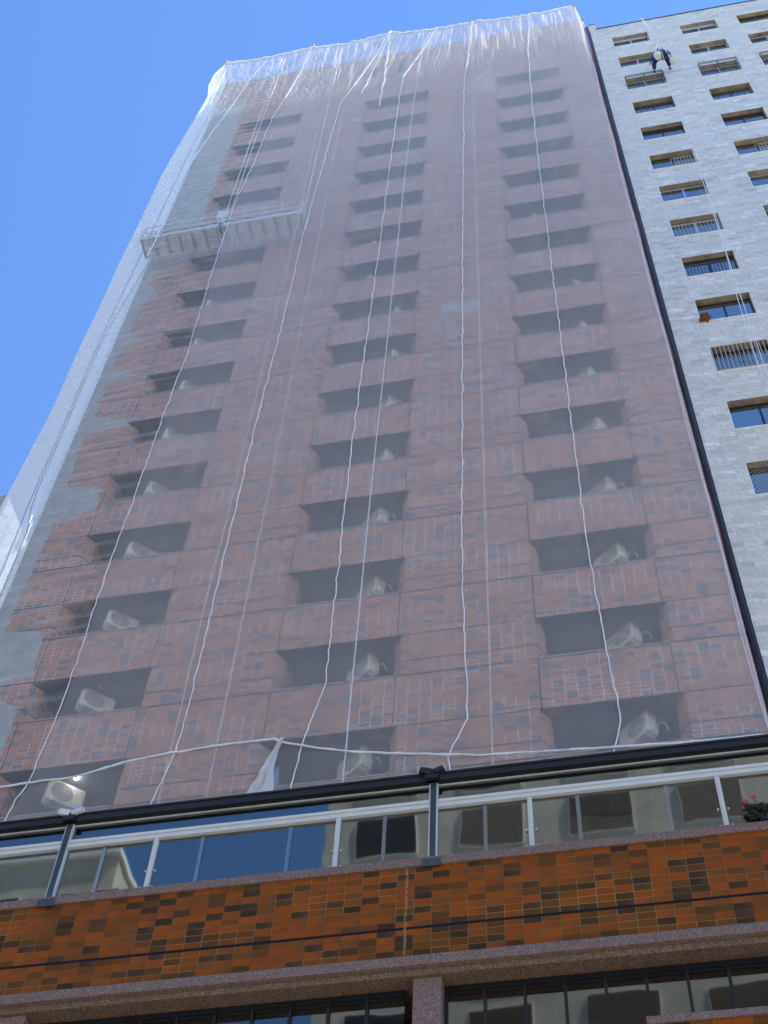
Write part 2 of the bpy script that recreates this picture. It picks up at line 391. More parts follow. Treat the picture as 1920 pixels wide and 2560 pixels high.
for (x0, x1, z0, z1) in ((-7.62, -6.9, 65.8, 67.2), (-5.85, -5.5, 65.8, 67.9)):
    v = MB(); v.box(x0, x1, D - .012, D + .02, z0, z1); v2 = tb(v, 'vent', M['room'])
    f = MB()
    for k in range(5):
        zk = z0 + (k + .5) * (z1 - z0) / 5; f.box(x0 + .03, x1 - .03, D - .03, D - .013, zk - .015, zk + .015)
    for xk in (x0 + .015, x1 - .015): f.box(xk - .016, xk + .016, D - .032, D - .012, z0, z1)
    tb(f, 'louvre', M['bronze'], v2)
for ci, (a, b) in enumerate(COLS):
    for r in range(1, 17):
        top = zt(r); bot = top - PH
        fl_ = top - 1.1
        p = MB(); p.box(a + .012, b - .012, D, D + .13, bot + .30, top)
        p.box(a + .012, b - .012, D, D + .30, bot, bot + .30)
        bal = tb(p, 'balcony', M['tower'])
        s = MB(); s.box(a - .3, b + .3, D + .302, D + BD - .003, fl_ - .15, fl_); tb(s, 'floor_slab', M['slab'], bal)
        c = MB(); c.box(a + .0, b - .0, D - .012, D + .15, top + .003, top + .035); tb(c, 'parapet_cap', M['coping'], bal)
    for r in range(0, 17):          # room fronts behind each opening
        base = zt(r) - 1.1 if r else zt(1) + 1.8
        if r == 0: continue
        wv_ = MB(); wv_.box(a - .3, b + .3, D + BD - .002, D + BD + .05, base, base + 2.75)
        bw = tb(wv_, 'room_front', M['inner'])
        gx = a + .25 + (.35 if (r + ci) % 3 else .1)
        dr = MB(); dr.box(gx, gx + 1.7, D + BD - .03, D + BD - .004, base + .03, base + 2.1); dd = tb(dr, 'glass_door', M['darkglass'], bw)
        fr = MB()
        for xx in (gx - .04, gx + .83, gx + 1.7): fr.box(xx, xx + .045, D + BD - .05, D + BD - .031, base + .03, base + 2.14)
        fr.box(gx + .006, gx + 1.699, D + BD - .049, D + BD - .031, base + 2.1, base + 2.139)
        tb(fr, 'door_frame', M['alu'], bw)
        h_ = (r * 7 + ci * 5) % 6
        if h_ in (0, 1, 3, 4):
            cu = MB(); cw = (.45, .8, 0, .35, 1.0)[h_]; cx0 = gx + (.05 if h_ % 2 else 1.6 - cw)
            for i in range(10):
                u0 = cx0 + cw * i / 10; u1 = cx0 + cw * (i + 1) / 10; ya, yb = (D + BD - .09, D + BD - .06) if i % 2 else (D + BD - .06, D + BD - .09)
                cu.face([(u0, ya, base + .05), (u1, yb, base + .05), (u1, yb, base + 2.08), (u0, ya, base + 2.08)])
            tb(cu, 'curtain', M['curtain'], bw)
        if h_ in (0, 2, 5) and ci:
            sp = MB(); sp.box(a - .10, a + .02 + .3 * (h_ == 2), D + .36, D + .38, base + .02, base + 2.3) if ci else sp.box(b - .3, b + .1, D + .36, D + .38, base + .02, base + 2.3)
            tb(sp, 'side_screen', M['strip'], bw)
        if h_ in (1, 5):                                   # laundry on a line under the ceiling
            ln = MB(); ly = D + 1.0
            for i, (wx, hx) in enumerate(((.28, .5), (.35, .35), (.22, .6))):
                u0 = a + .55 + i * .45; ln.box(u0, u0 + wx, ly, ly + .012, base + 2.2 - hx, base + 2.2)
            ln.box(a + .1, b - .1, ly + .002, ly + .010, base + 2.201, base + 2.213); tb(ln, 'laundry', M['curtain'], bw)
    cp = MB(); cp.box(a - .3, b + .3, D + .302, D + BD - .003, 62.402, 62.55); tb(cp, 'top_slab', M['slab'])
    bm_ = MB(); bm_.box(a, b, D + .003, D + .30, zt(1) + 1.35, zt(1) + 1.352)
for (xx, yy, zz, lit) in ((-11.31, 19.62, 22.08, 1), (-11.39, 19.6, 24.98, 0), (-11.35, 19.6, 27.88, 0), (-11.39, 19.66, 30.78, 0)):
    l_ = MB(); l_.tube([(xx, yy, zz), (xx, yy, zz - .05), (xx, yy, zz - .07)], [.06, .05, .02], 12)
    tb(l_, 'ceiling_lamp', M['lamp' if lit else 'lampoff'], smooth=True)

# ------------------------------------------------------------------ air conditioners on the balconies
def make_ac(pipe_far=False):
    """local frame: long side along +x from the near end, fan face towards -y, z=0 at the bottom"""
    t = empty('air_conditioner')
    L, W, Hh = .80, .27, .56
    m = MB(); m.box(0, L, 0, W, 0, Hh); m.build('casing', M['ac'], t, bevel=.02)
    rg = MB(); c = Vector((L * .38, -.004, Hh * .5))
    for k in range(5):
        rad = .05 + k * .045
        rg.tube([c + Vector((rad * math.cos(2*math.pi*i/20), 0, rad * math.sin(2*math.pi*i/20))) for i in range(21)], .006, 5)
    for k in range(8):
        an = math.pi * k / 4; rg.bar(c, c + Vector((.235 * math.cos(an), 0, .235 * math.sin(an))), .004, 4)
    gr = MB(); gr.disc(c + Vector((0, .003, 0)), (0, -1, 0), .24, 24, .005); fan = gr.build('fan_opening', M['acdark'], t)
    rg.build('fan_guard', M['ac'], fan)
    e = MB(); e.box(*((L + .001, L + .035) if pipe_far else (-.035, -.001)), .12, W - .02, .06, .26); e.build('valve_cover', M['ac'], t)
    f = MB(); f.box(.1, .16, -.02, W + .02, -.06, -.002); f.box(L - .16, L - .1, -.02, W + .02, -.06, -.002); f.build('feet', M['galv'], t)
    q_ = (lambda v: (L - v[0], v[1], v[2])) if pipe_far else (lambda v: v)
    pp = MB(); pp.tube([q_(v) for v in ((-.03, .18, .15), (-.16, .2, .17), (-.24, .22, .1), (-.25, .3, -.08))], .009, 6); pp.build('pipe', M['rope'], t, smooth=True)
    return t
def copy_tree(o, parent=None):
    c = o.copy(); col.objects.link(c); c.parent = parent
    for ch in list(o.children): copy_tree(ch, c)
    return c
protos = {}
SIDE = ['left', 'middle', 'right']
plan = {0: {**{r: 'R' for r in (2, 3, 4, 6)}, **{r: 'F' for r in (7, 8, 9, 10, 11, 12, 13, 14, 15)}},
        1: {2: 'L', 3: 'L', 4: 'L', 5: 'R', 6: 'L', 7: 'L', 8: 'R', 9: 'R', 10: 'R', 11: 'R', 12: 'R', 13: 'R', 14: 'R', 15: 'R'},
        2: {2: 'L', 3: 'L', 4: 'L', 5: 'R', 6: 'L', 8: 'R', 9: 'R', 10: 'R', 11: 'R', 12: 'R', 13: 'R', 14: 'R', 15: 'R'}}
for ci, rows in plan.items():
    a, b = COLS[ci]
    for r, kd in rows.items():
        # row r opening is above the parapet of row r
        if kd == 'F': loc, rz = (-11.72 + random.uniform(-.05, .05), 19.42, zt(r) + .94), R(44)
        elif kd == 'R':
            x = {0: -10.75, 1: -5.17, 2: .50}[ci]; loc, rz = (x, 19.50 + random.uniform(-.04, .05), zt(r) + .97), R(142)
        else:
            x = a + .95; loc, rz = (x, 19.48, zt(r) + .96), R(142)
        if kd == 'F': o_rot = rz
        t = copy_tree(protos[kd == 'F']) if (kd == 'F') in protos else make_ac(kd == 'F')
        protos.setdefault(kd == 'F', t)
        t.location = loc
        t.rotation_euler = (0, 0, rz + R(random.uniform(-3, 3)))
        if kd != 'F': t.scale = (1, -1, 1)      # handed the other way: fan towards the left
        tag(t, f'cream air conditioner {"showing its round fan" if kd=="F" else "seen end on"}, {ORD[r-1]} balcony from the top, {SIDE[ci]} column', 'air conditioner', 'air conditioners on the tower balconies')

# ------------------------------------------------------------------ netting
def sm(t): t = min(max(t, 0), 1); return t * t * (3 - 2 * t)
def Yn(x, z):
    lo = interp(z, [16, 30, 50, 60], [17.15, 17.3, 17.55, 17.75])
    hi = interp(x, [-14.2, -6, -2.3, 2.38], [18.0, 18.04, 18.25, 18.38])
    y = lo + (hi - lo) * sm((z - 56) / 10)
    s0 = 2.36
    return y + (18.98 - y) * sm((x - s0) / (2.7 - s0))
S = {
 's2': [(-9.85,68.8),(-10.04,65.15),(-10.52,58.58),(-10.63,52.36),(-10.8,48.62),(-10.74,42.09),(-10.63,37.1),(-10.68,33.46),(-10.7,28.22),(-10.74,26.15),(-10.68,21.53),(-10.81,19.28),(-10.95,18.9),(-11.3,16.2)],
 's3': [(-6.13,68.8),(-7.71,58.79),(-7.84,50.73),(-7.96,44.38),(-7.95,37.54),(-8.03,31.65),(-8.03,27.55),(-8.04,25.6),(-8.02,21.39),(-8.08,19.65),(-8.27,18.51),(-8.6,16.2)],
 's4': [(-3.97,68.5),(-5.25,61.17),(-5.29,52.62),(-5.32,45.23),(-5.32,42.55),(-5.39,36.02),(-5.43,29.76),(-5.41,26.8),(-5.39,23.66),(-5.37,21.09),(-5.68,19.5),(-5.75,18.8),(-5.8,16.2)],
 's5': [(-2.33,68.75),(-2.65,59.12),(-2.73,39.0),(-2.75,31.63),(-2.77,26.2),(-2.74,23.09),(-2.67,19.65),(-3.0,18.72),(-3.0,16.2)],
 's6': [(.30,68.5),(.03,62.73),(-.1,53.04),(-.14,47.25),(-.17,36.5),(-.18,29.39),(-.19,24.41),(-.12,21.79),(.01,19.12),(-.19,18.45),(-.2,16.2)],
 'left': [(-14.02,68.8),(-14.4,67.3),(-14.42,65.6),(-14.18,63.8),(-14.24,58.6),(-14.33,52.3),(-14.27,48.2),(-14.28,44.5),(-14.23,41),(-14.17,37.2),(-14.13,34),(-14.2,31),(-14.25,29.5),(-14.2,16.2)],
 'right': [(2.40,68.95),(2.62,68.2),(2.66,66.5),(2.62,55),(2.66,40),(2.68,28),(2.68,16.2)]}
def sx(k, z):
    p = S[k][::-1]; return interp(z, [a[1] for a in p], [a[0] for a in p])
TIPS = [(-14.02, 68.8), (-9.83, 68.8), (-6.12, 68.8), (-2.33, 68.8), (2.38, 68.9)]
def ztop(x):
    for (x0, z0), (x1, z1) in zip(TIPS, TIPS[1:]):
        if x0 <= x <= x1:
            t = (x - x0) / (x1 - x0); return z0 + (z1 - z0) * t - .38 * 4 * t * (1 - t) * (.7 if x > -2.4 else 1)
    return 68.8
def fold(x, z):
    """creases: strong where the cloth is gathered at the top, faint below"""
    a = .17 * sm((z - 59.5) / 6)
    heavy = 1.0 if -9 < x < 2 else .55
    gx = x + .10 * (68.8 - z) * math.exp(-((x + 5.6) / 2.2) ** 2)      # creases fan out from the middle pole
    n = .7 * noise.noise(Vector((gx * 3.1, z * .22, 1.3))) + .5 * noise.noise(Vector((gx * 7.5, z * .4, 4.1))) + .22 * noise.noise(Vector((gx * 15, z * .8, 8.1)))
    fine = .022 * noise.noise(Vector((x * 9 + z * 1.1, z * 2.6 + x * .8, 2.2))) * sm((z - 58) / 5) * (1.6 if x < -8.5 else .7)
    big = .05 * noise.noise(Vector((x * .5, z * .10, 7))) + .012 * noise.noise(Vector((x * 2.3, z * .5, 9)))
    return a * heavy * n + fine + big
def net_panel(k0, k1, mat, label, nx=84, zlow=16.3):
    zs = [68.8]
    while zs[-1] > zlow: zs.append(zs[-1] - (.09 if zs[-1] > 57.5 else .35))
    zs[-1] = zlow
    V = []; F = []
    for zi in zs:
        for i in range(nx + 1):
            t = i / nx; x0 = sx(k0, zi); x1 = sx(k1, zi); x = x0 + (x1 - x0) * t
            tp = ztop(x); z = zi - (68.8 - tp) * sm((zi - 58) / 10.8)
            win = min(1, 6 * t, 6 * (1 - t))
            y = Yn(x, z) + fold(x, z) * win - .07 * math.sin(math.pi * t) * sm((66 - z) / 8) + (.02 if win < 1 else 0) * (1 - win)
            if x > 1.2: y = min(y, 18.99)
            V.append((x, y, z))
    for j in range(len(zs) - 1):
        for i in range(nx):
            a = j * (nx + 1) + i; F.append((a, a + 1, a + nx + 2, a + nx + 1))
    o = Vector((V[-(nx // 2)][0], 17.2, zlow))
    m = MB(); m.v = [tuple(Vector(v) - o) for v in V]; m.f = F; m.m = [0] * len(F)
    ob = m.build('debris_net', mat, smooth=True); ob.location = o
    return tag(ob, label, 'netting', 'net panels hung over the tower')
net_panel('left', 's2', M['net_thin'], 'thin clear net panel over the bare cement strip at the tower\'s left corner')
net_panel('s2', 's3', M['net'], 'white net panel over the right half of the hanging work platform')
net_panel('s3', 's4', M['net'], 'white net panel left of the middle balconies, gathered in heavy folds at its top')
net_panel('s4', 's5', M['net'], 'white net panel between the middle-balcony lacing rope and the straight lacing rope')
net_panel('s5', 's6', M['net'], 'white net panel left of the lacing rope that crosses the right balconies')
net_panel('s6', 'right', M['net'], 'white net panel at the tower\'s right edge, next to the marble building')
# side return at the left corner
V = []; F = []; zs = [68.8 - .45 * i for i in range(117)]
for z in zs:
    for i in range(13):
        t = i / 12; x0 = sx('left', z)
        x = x0 + (-14.62 - x0) * t - .14 * math.sin(math.pi * t) + .05 * noise.noise(Vector((t * 3, z * .25, 3)))
        y = Yn(x0, z) + 3.2 * t; V.append((x, y, z))
for j in range(len(zs) - 1):
    for i in range(12):
        a = j * 13 + i; F.append((a, a + 1, a + 14, a + 13))
m = MB(); o = Vector((-14.4, 18.5, 16.6)); m.v = [tuple(Vector(v) - o) for v in V]; m.f = F; m.m = [0] * len(F)
ob = m.build('debris_net', M['net_side'], smooth=True); ob.location = o
tag(ob, 'side net panel seen against blue sky left of the tower', 'netting', 'net panels hung over the tower')

def wob(p, a, k): return Vector((p[0] + a * noise.noise(Vector((p[2] * k, 3.3, p[0]))), p[1] + a * .4 * noise.noise(Vector((p[2] * k, 8.1, p[0]))), p[2]))
def line_on_net(pts, off, step, a=.03, k=1.6):
    pts = sorted(pts, key=lambda q: -q[1]); out = []
    z = pts[0][1]
    while z > pts[-1][1]:
        x = interp(z, [q[1] for q in pts[::-1]], [q[0] for q in pts[::-1]])
        out.append(wob((x, Yn(x, z) - off, z), a, k)); z -= step
    x = pts[-1][0]; out.append(Vector((x, Yn(x, pts[-1][1]) - off, pts[-1][1])))
    return out
def rope(name, pts, r, mat, label, cat, group=None, k=6):
    o = Vector(pts[-1]); m = MB()
    m.tube([Vector(p) - o for p in pts], r, k); ob = m.build(name, mat, smooth=True); ob.location = o
    return tag(ob, label, cat, group)
seam_lab = {'s2': 'white lacing rope crossing the left balcony column and the middle of the work platform', 's3': 'thick white lacing rope between the left and middle balcony columns',
 's4': 'thick white lacing rope running down across the middle balcony column', 's5': 'straight white lacing rope between the middle and right balcony columns',
 's6': 'thick white lacing rope running down across the right balcony column'}
for k, lab in seam_lab.items():
    p = [q + Vector((random.uniform(-.012, .012), 0, 0)) for q in line_on_net(S[k], .035, .16, .030, 2.0)]
    rr = [.011 + .008 * abs(noise.noise(Vector((q.z * 1.7, 1, 2)))) + (.030 if q.z > 61 else .004 if q.z > 50 else 0) for q in p]
    rope('lacing_rope', p, rr, M['rope'], lab, 'rope', 'lacing ropes of the netting')
s1 = [(-11.9,68.35),(-12.4,65.13),(-12.72,61.42),(-13.02,57.21),(-13.33,53.3),(-13.3,47.56),(-13.31,44.84)]
rope('lacing_rope', line_on_net(s1, .03, .25, .04, 1.1), .026, M['rope'], 'white lacing rope ending at the left end of the work platform', 'rope', 'lacing ropes of the netting')
tie = [(-14.2,18.7),(-12.6,19.0),(-11.37,19.24),(-10.81,19.27),(-9.88,19.28),(-9.01,19.52),(-8.11,19.63),(-7.02,19.68),(-6.19,19.67),(-6.06,19.56),(-5.4,19.3),(-4.63,19.05),(-3.03,18.72),(-2.46,18.61),(-.19,18.43),(1.04,18.34),(2.6,18.3)]
pts = []; x = -14.2
while x < 2.6:
    z = interp(x, [q[0] for q in tie], [q[1] for q in tie]); pts.append((x, Yn(x, z) - .06, z + .025 * noise.noise(Vector((x * 3.1, 1, 1))))); x += .09
rope('tie_rope', pts, [.019 + .020 * abs(noise.noise(Vector((p[0] * 4, 0, 0)))) for p in pts], M['rope'], 'twisted white rope tied across the foot of the netting, just above the black canopy edge', 'rope')
for lab, P_ in (('thin tan rope left of the lacing rope between left and middle balconies', [(-8.6,68.6),(-8.51,56.5),(-8.44,51.5),(-8.32,47.5),(-8.3,41.1),(-8.28,37.4),(-8.24,28),(-8.27,24.2),(-8.23,19.5),(-8.25,16.3)]),
                ('thin tan rope right of the lacing rope between left and middle balconies', [(-7.7,68.6),(-7.6,56.25),(-7.42,40.8),(-7.36,28.9),(-7.35,16.3)]),
                ('thin tan rope just right of the straight lacing rope', [(-2.4,68.6),(-2.32,56.4),(-2.3,38.8),(-2.28,27.5),(-2.26,16.3)]),
                ('thin white work rope hanging across the right part of the middle balconies', [(-4.6,68.6),(-4.71,55.1),(-4.82,39.9),(-4.84,35.6),(-4.89,26.7),(-4.89,16.3)])):
    rope('work_rope', line_on_net(P_, -.10, 1.0, .01), .013, M['tan' if 'tan' in lab else 'rope'], lab, 'rope', 'thin work ropes inside the netting')
for lab, P_ in (('outer of two thin dark ropes along the tower\'s left edge', [(-13.72,68.5),(-13.7,45.8),(-13.74,39.1),(-13.67,35),(-13.6,30),(-13.48,26.8),(-13.4,16.5)]),
                ('inner of two thin dark ropes along the tower\'s left edge', [(-13.25,68.5),(-13.3,44.6),(-13.66,39.1),(-13.59,34.9),(-13.52,29.8),(-13.3,28.5),(-13.24,26),(-13.1,16.5)])):
    rope('work_rope', line_on_net(P_, -.12, 1.0, .01), .014, M['grey_rope_and_shadow'], lab, 'rope', 'thin work ropes inside the netting')
for lab, a_, b_ in (('pale net cord slanting left below the middle roof pole', (-6.11,68.7), (-6.95,59.4)), ('pale net cord hanging almost straight below the middle roof pole', (-6.13,68.7), (-6.04,57))):
    p = line_on_net([a_, b_], .05, .3, .05); rope('gathering_cord', p, [.07 - .05 * i / len(p) for i in range(len(p))], M['rope'], lab, 'cord', 'gathering cords under the middle roof pole')
for lab, x0, x1 in (('leftmost grey strip standing for a pole shadow on the net, from the second roof pole', -9.9, -13.35), ('grey strip running down left from the middle roof pole, standing for its shadow', -6.3, -9.9), ('grey strip from the fourth roof pole across the folded net, standing for its shadow', -2.45, -5.7)):  # modelled grey tubes stand in for the roof poles' shadows on the net
    pts = [(x0 + (x1 - x0) * t, Yn(x0 + (x1 - x0) * t, 68.4 - 7 * t) + .06, 68.4 - 7 * t) for t in [i / 12 for i in range(13)]]
    rope('pole_shadow_strip', pts, .028, M['grey_rope_and_shadow'], lab, 'rope', 'strips standing for roof pole shadows on the netting')
# rolled hem along the top edge
pts = []; x = -14.02
while x <= 2.4:
    z = ztop(x); pts.append((x, Yn(x, 68.8) + fold(x, 68.8) * .5, z + .02 + .03 * noise.noise(Vector((x * 4, 0, 5))))); x += .08
rope('hem_roll', pts, [.045 + .04 * abs(noise.noise(Vector((p[0] * 2.2, 3, 0)))) for p in pts], M['rope'], 'rolled white hem along the top edge of the netting, over the roof poles', 'net hem')
# pennant of cloth gathered at the foot
V = []; F = []
n_ = 40
for i in range(n_ + 1):
    t = i / n_; zc = 19.6 - 3.0 * t
    xl_ = -6.06 - 1.15 * t; xr_ = -5.99 - .30 * t - .06 * math.sin(t * 9)
    for j in range(9):
        s_ = j / 8; x = xl_ + (xr_ - xl_) * s_
        V.append((x + .04 * noise.noise(Vector((s_ * 3, t * 7, 4))) * t, 17.06 + .12 * math.sin(s_ * 13 + t * 4) * t + .08 * noise.noise(Vector((s_ * 5, t * 9, 1))), zc))
for i in range(n_):
    for j in range(8): a = i * 9 + j; F.append((a, a + 1, a + 10, a + 9))
m = MB(); o = Vector((-6.3, 17.1, 16.6)); m.v = [tuple(Vector(v) - o) for v in V]; m.f = F; m.m = [0] * len(F)
ob = m.build('net_tail', M['net_flap'], smooth=True); ob.location = o; tag(ob, 'bunched white tail of netting hanging from the knot above the canopy edge', 'netting')

# outrigger poles at the roof edge
for i, (x, yt, lab) in enumerate(((-14.03, 18.0, 'pole at the left roof corner pointing at the street'), (-9.83, 18.0, 'second roof pole from the left corner, long one'), (-8.5, 18.53, 'short stub pole that does not reach the net'), (-6.12, 18.03, 'middle roof pole where the net folds gather'), (-2.33, 18.27, 'fourth long roof pole, above the straight lacing rope'), (2.38, 18.38, 'roof pole at the right corner next to the marble building'))):
    o = empty('outrigger_pole', (x, 19.2, 68.83)); tag(o, 'pinkish ' + lab, 'pole', 'roof poles that hold the netting out')
    m = MB(); m.bar((0, .9, 0), (0, yt - 19.2 - .03, 0), .05, 8); m.build('pole', M['pole'], o)
    m = MB(); m.box(-.09, .09, -.17, .05, -.04 , -.02); m.box(-.07, .07, .5, .8, -.05, -.04); m.box(-.07, .07, yt - 19.2 - .1, yt - 19.2 - .0, .05, .10); m.build('clamp', M['pole'], o)
o = empty('outrigger_pole', (-14.1, 19.05, 68.83)); tag(o, 'pinkish diagonal pole at the left roof corner pointing outwards over the side', 'pole', 'roof poles that hold the netting out')
m = MB(); m.bar((.2, .22, 0), (-.36, -.42, 0), .045, 8); m.build('pole', M['pole'], o)
m = MB(); m.box(.02, .2, .02, .2, -.04, -.02); m.build('clamp', M['pole'], o)

# ------------------------------------------------------------------ work platform
gp = empty('work_platform', (-11.3, 18.2, 47.45)); tag(gp, 'long grey suspended work platform hanging across the left balcony column', 'work platform')
HL = 2.86; y0, y1 = -.34, .34
for s_ in (-1, 1):
    m = MB(); xa, xb = (-HL, -.12) if s_ < 0 else (.0, HL)
    if s_ > 0: xa = .12
    m.box(xa, xb, y0, y1, 0, .03); dk = m.build('deck', M['ply'], gp)
    r_ = MB()
    for k in range(7):
        xx = xa + (xb - xa) * k / 6; r_.box(xx - .014, xx + .014, y0, y1, -.05, -.002)
    r_.build('cross_rib', M['steel'], dk)
    m = MB(); m.box(xa, xb, y0 - .03, y0 - .001, -.02, .17); m.box(xa, xb, y1 + .001, y1 + .03, -.02, .17); m.build('toe_board', M['galv'], gp)
    rl = MB()
    for yy in (y0 - .015, y1 + .015):
        for zz in (.55, 1.0): rl.bar((xa, yy, zz), (xb, yy, zz), .024)
        for k in range(5):
            xx = xa + (xb - xa) * k / 4; rl.bar((xx, yy, .1), (xx, yy, 1.0), .02)
        for k in range(4):
            xx = xa + (xb - xa) * k / 4; rl.bar((xx, yy, .55), (xx + (xb - xa) / 4, yy, .17), .012)
    rl.build('guard_rail', M['galv'], gp)
for s_ in (-1, 1):
    m = MB(); xx = s_ * (HL + .03)
    for yy in (y0, 0, y1): m.bar((xx, yy, -.02), (xx, yy, 1.05), .026)
    for zz in (0, .5, 1.02): m.bar((xx, y0, zz), (xx, y1, zz), .024)
    m.build('end_frame', M['galv'], gp)
m = MB()
for yy in (y0 - .02, y1 + .02):
    m.bar((-.08, yy, -.05), (-.08, yy, 1.2), .018); m.bar((.08, yy, -.05), (.08, yy, 1.2), .018)
m.bar((-.08, y0, -.03), (-.08, y1, -.03), .025); m.bar((.08, y0, -.03), (.08, y1, -.03), .025); m.build('centre_frame', M['galv'], gp)
m = MB(); m.box(-.22, .20, y0 - .10, y0 + .2, .62, 1.22); m.build('motor_box', M['alu'], gp, bevel=.03)
m = MB(); m.tube([(-.05, y0 + .05, .4), (.1, y0 - .05, .45), (.12, y0 + .1, .6)], [.06, .075, .05], 10); m.build('hoist', M['galv'], gp, smooth=True)
m = MB(); m.tube([(-HL + .2 + i * .18, y0 + .1, .62 + .05 * math.sin(i * 1.7)) for i in range(30)], .015); m.build('hanging_cable', M['black'], gp, smooth=True)
m = MB()
for xx in (-2.2, -1.3, -.8, 1.5, 2.3): m.box(xx, xx + .3, -.15, .15, .031, .3)
m.build('tool_bucket', M['room'], gp)
for i, (xx, yy, r_, lab) in enumerate(((-11.36, 17.95, .012, 'left of two thin cables above the motor of the work platform'), (-11.22, 18.0, .012, 'right of two thin cables above the motor of the work platform'), (-8.47, 18.1, .012, 'steel cable above the right end of the work platform'), (-14.1, 18.1, .012, 'steel cable above the left end of the work platform'))):
    rope('hoist_cable', [(xx, 18.3, 68.9), (xx, yy + .1, 58), (xx, yy + .1, 48.2)], r_ + .004, M['rope'], lab, 'cable', 'cables that carry the work platform')

# ------------------------------------------------------------------ black gap strip at the party line
dp = MB()
pts = [(2.775 + .012 * noise.noise(Vector((z * .5, 0, 0))), 19.0, z) for z in [12 + .8 * i for i in range(70)]]
dp.tube(pts, .062, 8)
ob = dp.build('drain_pipe', M['black'], smooth=True); tag(ob, 'black pipe in the gap between the netted tower and the marble building', 'pipe')
for lab, x_, m_ in (('thin white cable along the right edge of the netting', 2.61, 'rope'), ('thin red cable along the right edge of the netting', 2.655, 'red')):
    rope('edge_cable', [(x_ + .035 * math.sin(z * .75), 18.93, z) for z in [68 - .5 * i for i in range(104)]], .010, M[m_], lab, 'cable')

# ------------------------------------------------------------------ marble building
mb_ = empty('marble_building', (9, D, GZ)); tag(mb_, 'grey marble clad apartment block with rows of small windows, right of the netted tower', 'building')
NX = [3.70, 6.62, 9.04, 12.0]; NW = 1.52; NZ0 = 63.70; NH = 1.40; NP = 2.96
NTOP = 66.84
holes = []
for ci, x0 in enumerate(NX):
    for k in range(22): holes.append((ci, k, x0, x0 + NW, NZ0 - k * NP, NZ0 - k * NP + NH))
wl = MB()
xs_ = sorted({3.15, 16.0} | {e for x0 in NX for e in (x0, x0 + NW)})
zs_ = sorted({GZ, NTOP} | {e for k in range(22) for e in (NZ0 - k * NP, NZ0 - k * NP + NH) if GZ < e < NTOP})
def inhole(x, z): return any(a < x < b and c < z < d for _, _, a, b, c, d in holes)
for xa, xb in zip(xs_, xs_[1:]):
    for za, zb in zip(zs_, zs_[1:]):
        if not inhole((xa + xb) / 2, (za + zb) / 2): wl.face([(xa, D, za), (xb, D, za), (xb, D, zb), (xa, D, zb)])
wl.face([(3.15, D, GZ), (3.15, D + 12, GZ), (3.15, D + 12, NTOP), (3.15, D, NTOP)]); wl.face([(3.15, D, NTOP), (16, D, NTOP), (16, D + 12, NTOP), (3.15, D + 12, NTOP)])
wl.face([(3.15, D + 12, GZ), (16, D + 12, GZ), (16, D + 12, NTOP), (3.15, D + 12, NTOP)]); wl.face([(16, D, GZ), (16, D + 12, GZ), (16, D + 12, NTOP), (16, D, NTOP)])
tb(wl, 'marble_wall', M['marble'], mb_)
pl = MB(); pl.box(2.86, 3.147, D - .035, D + 6, GZ, 67.55); tb(pl, 'edge_pilaster', M['marble'], mb_)
rc_ = MB(); rc_.box(3.15, 16, D - .03, D + .2, NTOP + .002, NTOP + .06); tb(rc_, 'roof_flashing', M['bronze'], mb_)
rc_ = MB(); rc_.box(2.85, 3.15, D - .05, D + .3, 67.552, 67.60); tb(rc_, 'pilaster_cap', M['bronze'], mb_)
DG = D + .18
STY = {(0,2):'cage',(0,3):'dark',(0,5):'half',(0,6):'curt',(0,7):'bluebars',(0,8):'bars',(0,10):'bigbars',(0,11):'curt2',(0,12):'mesh',(1,2):'cage',(1,3):'dark',(1,5):'half',(1,6):'curt',(2,2):'cage',(2,0):'pale',(2,1):'curt',(0,4):'pale',(1,4):'pale'}
